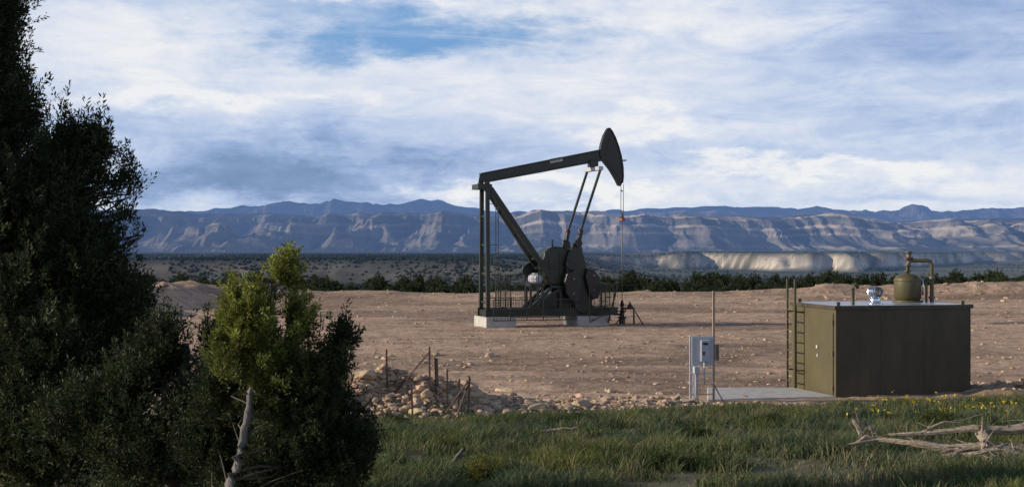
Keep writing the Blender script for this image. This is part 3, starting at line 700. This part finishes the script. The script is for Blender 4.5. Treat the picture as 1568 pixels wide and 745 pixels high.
# ------------------------------------------------------------------ tank shed with equipment
TY = RAD(13)
TK = empty('equipment_tank', (8.42, 37.0, 0), TY)
W, D, HT = 3.90, 2.75, 2.40
bm = bmesh.new(); add_box(bm, (0, 0, -.1), (W, D, HT)); tank = bm_obj('tank_body', bm, M_tank, TK, bevel=.01)
bm = bmesh.new(); add_box(bm, (.02, -.006, .04), (W-.02, -.001, HT-.05)); bm_obj('front_shade_sheet', bm, M_tankd, TK)  # thin sheet over the front face, carrying its painted-in shade
bm = bmesh.new()
add_box(bm, (-.03, -.035, HT+.001), (W+.03, D+.03, HT+.045)); bm_obj('roof_sheet', bm, M_roof, TK, bevel=.008)
bm = bmesh.new()
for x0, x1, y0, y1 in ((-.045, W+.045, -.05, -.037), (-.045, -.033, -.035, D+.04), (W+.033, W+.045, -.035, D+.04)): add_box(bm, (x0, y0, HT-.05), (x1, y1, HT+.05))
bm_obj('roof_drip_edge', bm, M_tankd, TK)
bm = bmesh.new()
for x in (1.28, 2.55): add_box(bm, (x-.012, -.010, .03), (x+.012, -.0062, HT-.06))
bm_obj('panel_seams', bm, M_tankd, TK)
bm = bmesh.new(); add_box(bm, (-.03, .12, .08), (-.002, 1.15, HT-.15)); bm_obj('side_door', bm, M_tank, TK, bevel=.01)
bm = bmesh.new(); add_box(bm, (-.06, .98, 1.28), (-.031, 1.06, 1.36)); add_box(bm, (-.05, .98, 1.05), (-.031, 1.03, 1.13)); bm_obj('door_handle', bm, M_white, TK)
bm = bmesh.new()
for z in (.3, 1.2, 2.0): add_cyl(bm, (-.035, .12, z-.06), (-.035, .12, z+.06), .018, n=8)
bm_obj('door_hinges', bm, M_steel, TK)
bm = bmesh.new(); yl = (1.95, 2.45); xo = -.26
for y in yl: add_bar(bm, (xo, y, .0), (xo, y, 3.1), .05, .05)
for i in range(9): add_bar(bm, (xo, yl[0], .3+i*.28), (xo, yl[1], .3+i*.28), .03, .03)
for y in yl:
    for z in (.6, 2.2): add_bar(bm, (xo, y, z), (0, y, z), .035, .035)
bm_obj('ladder', bm, M_tank, TK)
RT = HT+.045
def tk(px, py, y):
    u = (px-784)/FPX; c_, s_2 = math.cos(TY), math.sin(TY)
    lx = (u*(37+y*c_)-8.42+y*s_2)/(c_-u*s_2); d = 37+lx*s_2+y*c_; return lx, CAMZ+(372.5-py)*d/FPX
vx, _ = tk(1340, 460, .9)
cyl('vent_flashing', (vx, .9, RT), (vx, .9, RT+.04), .22, M_galv, TK, r2=.17)
cyl('vent_neck', (vx, .9, RT), (vx, .9, RT+.20), .14, M_galv, TK)
bm = bmesh.new()
prof = [(.14, .20), (.19, .25), (.215, .32), (.20, .39), (.15, .44), (.06, .47), (.01, .475)]
nv = 26
for k in range(nv):
    a0 = 2*math.pi*k/nv; a1_ = 2*math.pi*(k+.75)/nv; prev = None
    for (r, z) in prof:
        v0 = bm.verts.new((vx+r*math.cos(a0), .9+r*math.sin(a0), RT+z)); v1 = bm.verts.new((vx+(r-.03*(r > .05))*math.cos(a1_), .9+(r-.03*(r > .05))*math.sin(a1_), RT+z))
        if prev: bm.faces.new((prev[0], prev[1], v1, v0))
        prev = (v0, v1)
bm_obj('turbine_vent', bm, M_galv, TK)
cyl('vent_core', (vx, .9, RT+.2), (vx, .9, RT+.44), .10, M_steel, TK)
gx, _ = tk(1306, 460, .5)
tubes_obj('gooseneck_vent', [([(gx, .5, RT), (gx, .5, RT+.42), (gx+.01, .5, RT+.50), (gx+.07, .5, RT+.54), (gx+.13, .5, RT+.50), (gx+.135, .5, RT+.43)], [.05]*6)], M_tank, TK, 12)
sx_, _ = tk(1390, 455, 1.9); r = .37; hs = .50
bm = bmesh.new(); pr_ = [(r*.9, .03), (r*.9, .09), (r, .10), (r, .10+hs)]+[(r*math.cos(t), .10+hs+.20*math.sin(t)) for t in np.linspace(.15, 1.45, 8)]
n = 36; rings = [[bm.verts.new((sx_+rr*math.cos(2*math.pi*k/n), 1.9+rr*math.sin(2*math.pi*k/n), RT+z)) for k in range(n)] for rr, z in pr_]
for i in range(len(rings)-1):
    for k in range(n): bm.faces.new((rings[i][k], rings[i][(k+1) % n], rings[i+1][(k+1) % n], rings[i+1][k]))
bm.faces.new(rings[-1]); bm.faces.new(rings[0][::-1]); bm_obj('separator_vessel', bm, M_tank, TK, smooth=True)
cyl('vessel_skirt', (sx_, 1.9, RT), (sx_, 1.9, RT+.05), r+.05, M_tank, TK, n=36)
cyl('vessel_seam', (sx_, 1.9, RT+.10+hs-.02), (sx_, 1.9, RT+.10+hs+.015), r+.012, M_tank, TK, n=36)
zt_ = RT+.10+hs+.19; px2, _ = tk(1427, 455, 1.7)
tubes_obj('outlet_pipe', [([(sx_, 1.9, zt_-.03), (sx_, 1.9, zt_+.26), (sx_+.03, 1.88, zt_+.33), (sx_+.1, 1.86, zt_+.36), (px2-.12, 1.72, zt_+.36), (px2-.04, 1.7, zt_+.33), (px2, 1.7, zt_+.25), (px2, 1.7, RT)], [.055]*8)], M_tank, TK, 12)
for i, z in enumerate((zt_+.05, zt_+.2)): cyl('pipe_flange', (sx_, 1.9, z), (sx_, 1.9, z+.035), .10, M_tank, TK)
cyl('pipe_union', (px2, 1.7, RT+.62), (px2, 1.7, RT+.72), .08, M_steel, TK)
cyl('pipe_union', (px2, 1.7, RT+.1), (px2, 1.7, RT+.16), .09, M_steel, TK)
cyl('relief_valve', (sx_+.02, 1.88, zt_+.36), (sx_+.02, 1.88, zt_+.56), .05, M_steel, TK, r2=.075)
cyl('relief_valve_cap', (sx_+.02, 1.88, zt_+.56), (sx_+.02, 1.88, zt_+.62), .09, M_tank, TK)
cyl('valve_bonnet', (sx_-.12, 1.85, zt_+.42), (sx_+.12, 1.85, zt_+.42), .04, M_rust, TK)
tubes_obj('drain_pipe', [([(sx_+.3, 1.75, RT+.5), (sx_+.43, 1.7, RT+.5), (sx_+.46, 1.7, RT+.46), (sx_+.46, 1.7, RT)], [.035]*4)], M_tank, TK, 10)
cyl('sight_gauge', (sx_+.34, 1.68, RT+.2), (sx_+.34, 1.68, RT+.65), .025, M_galv, TK)
bm = bmesh.new()
for x, y in ((.15, .15), (W-.15, .15), (W-.15, D-.2), (.15, D-.2)): add_box(bm, (x-.05, y-.015, RT), (x+.05, y+.015, RT+.1))
bm_obj('lifting_lugs', bm, M_tank, TK, bevel=.01)

bm = bmesh.new()
sp = [(4.95, 36.0), (8.38, 36.75), (7.75, 39.0), (5.35, 39.0)]
lo = [bm.verts.new((x, y, -.1)) for x, y in sp]; hi = [bm.verts.new((x, y, .13)) for x, y in sp]
bm.faces.new(hi); bm.faces.new(lo[::-1])
for i in range(4): bm.faces.new((lo[i], lo[(i+1) % 4], hi[(i+1) % 4], hi[i]))
bm_obj('concrete_slab', bm, M_conc, None, bevel=.02)

# ------------------------------------------------------------------ electrical panel rack
ER = empty('electrical_panel_rack', (4.50, 35.9, .02), RAD(6))
for x, h, mt, w_ in ((0, 1.72, M_grey, .04), (.60, 2.85, M_brownpost, .055)):
    bar('rack_post', (x, 0, -.15), (x, 0, h), w_, w_, mt, ER, (1, 0, 0), .004)
bar('rack_post_rear', (.16, .30, -.15), (.16, .30, 1.1), .04, .04, M_grey, ER, (1, 0, 0), .004)
for z in (.25, .52, .78, 1.70): bar('rack_rail', (0, -.04, z), (.60, -.04, z), .03, .03, M_grey if z > .5 else M_brownpost, ER)
bm = bmesh.new(); add_box(bm, (.02, -.09, .98), (.575, -.062, 1.69)); bm_obj('backboard', bm, M_grey, ER, bevel=.005)
bm = bmesh.new(); add_box(bm, (.24, -.17, 1.08), (.46, -.092, 1.62)); bm_obj('meter_box', bm, M_grey, ER, bevel=.01)
bm = bmesh.new(); add_box(bm, (.29, -.177, 1.50), (.41, -.172, 1.56)); add_box(bm, (.29, -.177, 1.24), (.33, -.172, 1.34)); bm_obj('meter_labels', bm, M_black, ER)
bm = bmesh.new(); add_box(bm, (.635, -.10, 1.10), (.72, .06, 1.5)); bm_obj('disconnect_box', bm, M_steel, ER, bevel=.01)
bm = bmesh.new(); add_box(bm, (.06, -.2, .78), (.2, -.07, .96)); bm_obj('junction_box', bm, M_grey, ER, bevel=.01)
for x in (.10, .16): cyl('conduit', (x, -.15, -.1), (x, -.15, .80), .02, M_grey, ER, n=10)
cyl('conduit', (.33, -.13, .5), (.33, -.13, 1.10), .02, M_grey, ER, n=10)
bar('rack_brace', (.60, 0, .5), (.93, .1, -.05), .03, .03, M_steel, ER)

# ------------------------------------------------------------------ fence posts
FN = empty('post_fence')
posts = [(593, 601, 1.0), (632, 640, .75), (658, 606, 1.15), (668, 612, 1.0), (671, 600, .8), (685, 628, .95), (701, 633, .8), (717, 634, .9)]
bmf = bmesh.new(); tops = []
for px, py, h in posts:
    x, y = ground_at(px, py); z = Hf(x, y); tx = random.uniform(-.04, .04)
    add_bar(bmf, (x, y, z-.2), (x+tx, y, z+h), .032, .032, (0, 1, 0)); add_bar(bmf, (x+.02, y-.02, z-.2), (x+tx+.02, y-.02, z+h*.98), .012, .03, (0, 1, 0)); tops.append((x+tx, y, z+h))
for a_, b_, ha, hb in (((605, 603), (658, 604), .0, .98), ((600, 602), (622, 603), 0, .35), ((677, 640), (716, 634), 0, .75), ((700, 638), (720, 632), .05, .8)):
    x0, y0 = ground_at(*a_); x1, y1 = ground_at(*b_); add_bar(bmf, (x0, y0, Hf(x0, y0)+ha), (x1, y1, Hf(x1, y1)+hb), .032, .032)
for i, j in ((0, 2), (2, 3), (3, 5), (5, 6), (6, 7)):
    for k in (.25, .5, .8):
        a_, b_ = Vector(tops[i]), Vector(tops[j]); a_.z -= (1-k)*.9; b_.z -= (1-k)*.8; add_bar(bmf, a_, b_, .005, .005)
bm_obj('posts_and_wire', bmf, M_rust, FN)

# ------------------------------------------------------------------ dead wood
def log_obj(name, specs, seed, mat=M_dead, n=24, splinters=0):
    e = empty(name); rng = np.random.default_rng(seed); tl = []
    for pts, r0, r1 in specs:
        P = []; R = []
        pts = [np.array(p, float) for p in pts]; m_ = 6*(len(pts)-1)
        for i in range(m_+1):
            t = i/m_*(len(pts)-1); k = min(int(t), len(pts)-2); f_ = t-k; f_ = f_*f_*(3-2*f_)*.5+f_*.5
            P.append(pts[k]*(1-f_)+pts[k+1]*f_+rng.normal(size=3)*r0*.14); R.append((r0+(r1-r0)*i/m_)*rng.uniform(.88, 1.12))
        P = [P[0]]+P+[P[-1]]; R = [.002]+R+[.002]
        tl.append((P, R))
        for s_i in range(splinters):
            i = rng.integers(2, len(P)-2); d = P[i]-P[i-1]; d /= np.linalg.norm(d)+1e-9
            if rng.random() < .5: d = -d
            a = P[i]+rng.normal(size=3)*R[i]*.4; b = a+d*rng.uniform(.12, .35)+rng.normal(size=3)*.06+np.array([0, -.03, .10])
            tl.append(([a, (a+b)/2+rng.normal(size=3)*.012, b], [R[i]*.30, R[i]*.18, .003]))
    tubes_obj('wood', tl, mat, e, n, .06, seed, .22); return e
def lg(anchor, pts):
    x0, y0 = ground_at(*anchor); out = []
    for px, h, dy in pts:
        y = y0+dy; x = (px-784)*y/FPX; out.append((x, y, Hf(x, y)+h))
    return out
LA = (1430, 708)
log_obj('fallen_juniper_log', [
    (lg(LA, [(1298, .20, .3), (1345, .28, .3), (1400, .24, .1), (1450, .17, 0), (1500, .20, -.1), (1560, .15, -.1), (1620, .12, -.1)]), .016, .085),
    (lg(LA, [(1358, .34, .3), (1420, .36, .2), (1490, .42, .1), (1540, .38, .1), (1600, .42, .1), (1670, .36, 0)]), .014, .085),
    (lg(LA, [(1440, .10, -.1), (1490, .12, -.2), (1530, .16, -.2), (1570, .05, -.3)]), .02, .06),
    (lg(LA, [(1500, .40, .1), (1512, .24, -.1), (1504, .12, -.2), (1522, -.02, -.3)]), .07, .02),
    (lg(LA, [(1470, .16, -.1), (1455, .06, -.25), (1466, -.02, -.35)]), .04, .01),
    (lg(LA, [(1306, .20, .3), (1326, .32, .3), (1340, .28, .3)]), .012, .02),
    (lg(LA, [(1410, .36, .2), (1445, .50, .2), (1480, .48, .2)]), .02, .008),
    (lg(LA, [(1545, .38, .1), (1580, .50, .1), (1625, .50, .1)]), .03, .012),
    (lg(LA, [(1420, .14, 0), (1390, .06, -.1), (1360, .03, -.2)]), .022, .006)], 5, splinters=4)
SA_ = (1325, 682)
log_obj('dead_stump', [
    (lg(SA_, [(1326, -.05, 0), (1320, .16, 0), (1306, .42, 0)]), .09, .03),
    (lg(SA_, [(1328, 0, 0), (1338, .20, 0), (1326, .38, 0)]), .07, .02),
    (lg(SA_, [(1312, .05, 0), (1300, .10, 0), (1288, .02, 0)]), .05, .012)], 6, splinters=2)
BA = (690, 735)
log_obj('dead_branch', [
    (lg(BA, [(682, -.03, 0), (688, .14, 0), (700, .28, 0), (712, .40, 0)]), .028, .018),
    (lg(BA, [(700, .28, 0), (713, .31, 0)]), .016, .008), (lg(BA, [(690, .1, 0), (684, .0, 0)]), .015, .008)], 7, M_barkg, 12)
BB = (860, 662)
log_obj('dead_branch', [(lg(BB, [(835, .05, 0), (860, .08, 0), (885, .06, 0)]), .03, .012), (lg(BB, [(795, .03, 0), (835, .05, 0)]), .012, .02)], 8, n=12)
log_obj('dead_branch', [
    ([(3.9, 34.9, .15), (4.1, 34.9, .35), (4.3, 34.8, .25), (4.6, 34.8, .18)], .05, .03), ([(3.8, 34.7, .2), (4.2, 34.7, .22), (4.5, 34.6, .3)], .05, .02)], 9, n=12)

# ------------------------------------------------------------------ light
SUN_EL = RAD(17); SA = RAD(5)
d = Vector((math.cos(SA)*math.cos(SUN_EL), math.sin(SA)*math.cos(SUN_EL), -math.sin(SUN_EL)))
sl = bpy.data.lights.new('sun', 'SUN'); sl.energy = 5.0; sl.angle = RAD(.5); sl.color = (1, .86, .66)
so = bpy.data.objects.new('sun', sl); sc.collection.objects.link(so); so.rotation_euler = d.to_track_quat('-Z', 'Y').to_euler()

w = bpy.data.worlds.new('World'); sc.world = w; w.use_nodes = True
nt = w.node_tree; nt.nodes.clear(); N = nt.nodes.new; L = nt.links.new
out = N('ShaderNodeOutputWorld'); sky = N('ShaderNodeTexSky'); sky.sky_type = 'NISHITA'; sky.sun_disc = False
sky.sun_elevation = SUN_EL; sky.sun_rotation = RAD(265); sky.altitude = 1800; sky.air_density = 1.0; sky.dust_density = .3; sky.ozone_density = 3
bgs = N('ShaderNodeBackground'); bgs.inputs[1].default_value = .10; L(sky.outputs[0], bgs.inputs[0])
tc = N('ShaderNodeTexCoord'); sp_ = N('ShaderNodeSeparateXYZ'); L(tc.outputs['Generated'], sp_.inputs[0])
def mth(op, a, b=None, c_=None, clamp=False):
    n = N('ShaderNodeMath'); n.operation = op; n.use_clamp = clamp
    for i, v in enumerate((a, b, c_)):
        if v is None: continue
        if isinstance(v, (int, float)): n.inputs[i].default_value = v
        else: L(v, n.inputs[i])
    return n.outputs[0]
az = mth('ARCTAN2', sp_.outputs[0], sp_.outputs[1]); el = mth('ARCSINE', sp_.outputs[2])
cb = N('ShaderNodeCombineXYZ'); L(az, cb.inputs[0]); L(el, cb.inputs[1])
def noise(scale, sxx, syy, detail=8, rough=.6, dist=0, off=0, rot=0):
    mp = N('ShaderNodeMapping'); mp.inputs['Scale'].default_value = (sxx, syy, 1); mp.inputs['Location'].default_value = (off, off*.7, off*.3); mp.inputs['Rotation'].default_value = (0, 0, rot)
    L(cb.outputs[0], mp.inputs[0]); n = N('ShaderNodeTexNoise'); n.noise_dimensions = '2D'; n.inputs['Scale'].default_value = scale; n.inputs['Detail'].default_value = detail
    n.inputs['Roughness'].default_value = rough; n.inputs['Distortion'].default_value = dist; L(mp.outputs[0], n.inputs['Vector']); return n
wn = noise(9, 1, 2.6, 5, .62, 0, 3.1)
wv = N('ShaderNodeVectorMath'); wv.operation = 'SUBTRACT'; L(wn.outputs['Color'], wv.inputs[0]); wv.inputs[1].default_value = (.5, .5, .5)
wm = N('ShaderNodeVectorMath'); wm.operation = 'MULTIPLY'; L(wv.outputs[0], wm.inputs[0]); wm.inputs[1].default_value = (.28, .075, 0)
pos = N('ShaderNodeVectorMath'); pos.operation = 'ADD'; L(cb.outputs[0], pos.inputs[0]); L(wm.outputs[0], pos.inputs[1])
def blob(px, py, rx, ry, hard=-.15):
    a = N('ShaderNodeVectorMath'); a.operation = 'SUBTRACT'; L(pos.outputs[0], a.inputs[0]); a.inputs[1].default_value = ((px-784)/FPX, (372.5-py)/FPX, 0)
    b = N('ShaderNodeVectorMath'); b.operation = 'MULTIPLY'; L(a.outputs[0], b.inputs[0]); b.inputs[1].default_value = (FPX/rx, FPX/ry, 0)
    l = N('ShaderNodeVectorMath'); l.operation = 'LENGTH'; L(b.outputs[0], l.inputs[0])
    r = N('ShaderNodeMapRange'); r.interpolation_type = 'SMOOTHSTEP'; r.inputs[1].default_value = 1.35; r.inputs[2].default_value = hard; r.inputs[3].default_value = 0; r.inputs[4].default_value = 1
    L(l.outputs['Value'], r.inputs[0]); return r.outputs[0]
nA = noise(3.4, 1, 3.2, 6, .58, .3, 1.7, .06); nB = noise(15, 1, 3.0, 6, .66, .5, 5.2, -.05); nC = noise(5, 1, 9, 6, .66, .6, 8.2, .10)
B = mth('MULTIPLY_ADD', nA.outputs['Fac'], .75, .36)
B = mth('MULTIPLY_ADD', nB.outputs['Fac'], .48, mth('SUBTRACT', B, .24))
B = mth('MULTIPLY_ADD', nC.outputs['Fac'], .42, mth('SUBTRACT', B, .21))
for (px, py, rx, ry, k) in [(400, 252, 330, 58, -.50), (560, 275, 240, 34, -.22), (150, 190, 170, 22, -.25), (330, 300, 520, 30, -.28), (1500, 215, 200, 34, -.22), (1470, 50, 260, 80, -.26), (1250, 238, 220, 20, -.14),
                            (1400, 306, 360, 20, -.20),
                            (540, 0, 240, 16, .40), (1020, 40, 330, 50, .30), (960, 195, 190, 24, .34), (330, 148, 280, 22, .36), (860, 130, 420, 50, .12), (800, 285, 170, 14, .36), (1200, 264, 300, 14, .28), (200, 80, 330, 60, .16)]:
    B = mth('MULTIPLY_ADD', blob(px, py, rx, ry), k, B)
rp = N('ShaderNodeValToRGB'); cr = rp.color_ramp; cr.interpolation = 'LINEAR'
cr.elements[0].position = 0; cr.elements[0].color = (.16, .26, .45, 1); cr.elements[1].position = 1; cr.elements[1].color = (.93, .94, .96, 1)
for p_, c_ in ((.22, (.23, .34, .56, 1)), (.42, (.36, .48, .74, 1)), (.62, (.53, .64, .86, 1)), (.8, (.73, .79, .92, 1))):
    e_ = cr.elements.new(p_); e_.color = c_
L(B, rp.inputs[0])
hole = mth('ADD', blob(660, 62, 240, 40, .2), mth('MULTIPLY', blob(400, 26, 220, 30), .45), clamp=True)
hole = mth('MULTIPLY', hole, mth('SUBTRACT', 2.0, mth('MULTIPLY', nC.outputs['Fac'], 2.1), clamp=True))
mixb = N('ShaderNodeMix'); mixb.data_type = 'RGBA'; L(hole, mixb.inputs[0]); L(rp.outputs[0], mixb.inputs[6]); mixb.inputs[7].default_value = (.19, .39, .70, 1)
bgc = N('ShaderNodeBackground'); L(mixb.outputs[2], bgc.inputs[0]); bgc.inputs[1].default_value = .95
ovh = N('ShaderNodeMapRange'); ovh.inputs[1].default_value = .22; ovh.inputs[2].default_value = .6; ovh.inputs[3].default_value = .95; ovh.inputs[4].default_value = .08; L(el, ovh.inputs[0])
mxs = N('ShaderNodeMixShader'); L(ovh.outputs[0], mxs.inputs[0]); L(bgs.outputs[0], mxs.inputs[1]); L(bgc.outputs[0], mxs.inputs[2]); L(mxs.outputs[0], out.inputs[0])

# ------------------------------------------------------------------ camera
cam = bpy.data.cameras.new('camera'); cam.lens = 50; cam.sensor_width = 36; cam.clip_start = .1; cam.clip_end = 40000
co = bpy.data.objects.new('camera', cam); sc.collection.objects.link(co); co.location = (0, 0, CAMZ); co.rotation_euler = (RAD(90), 0, 0); sc.camera = co
sc.view_settings.view_transform = 'Standard'; sc.view_settings.look = 'None'; sc.view_settings.exposure = 0
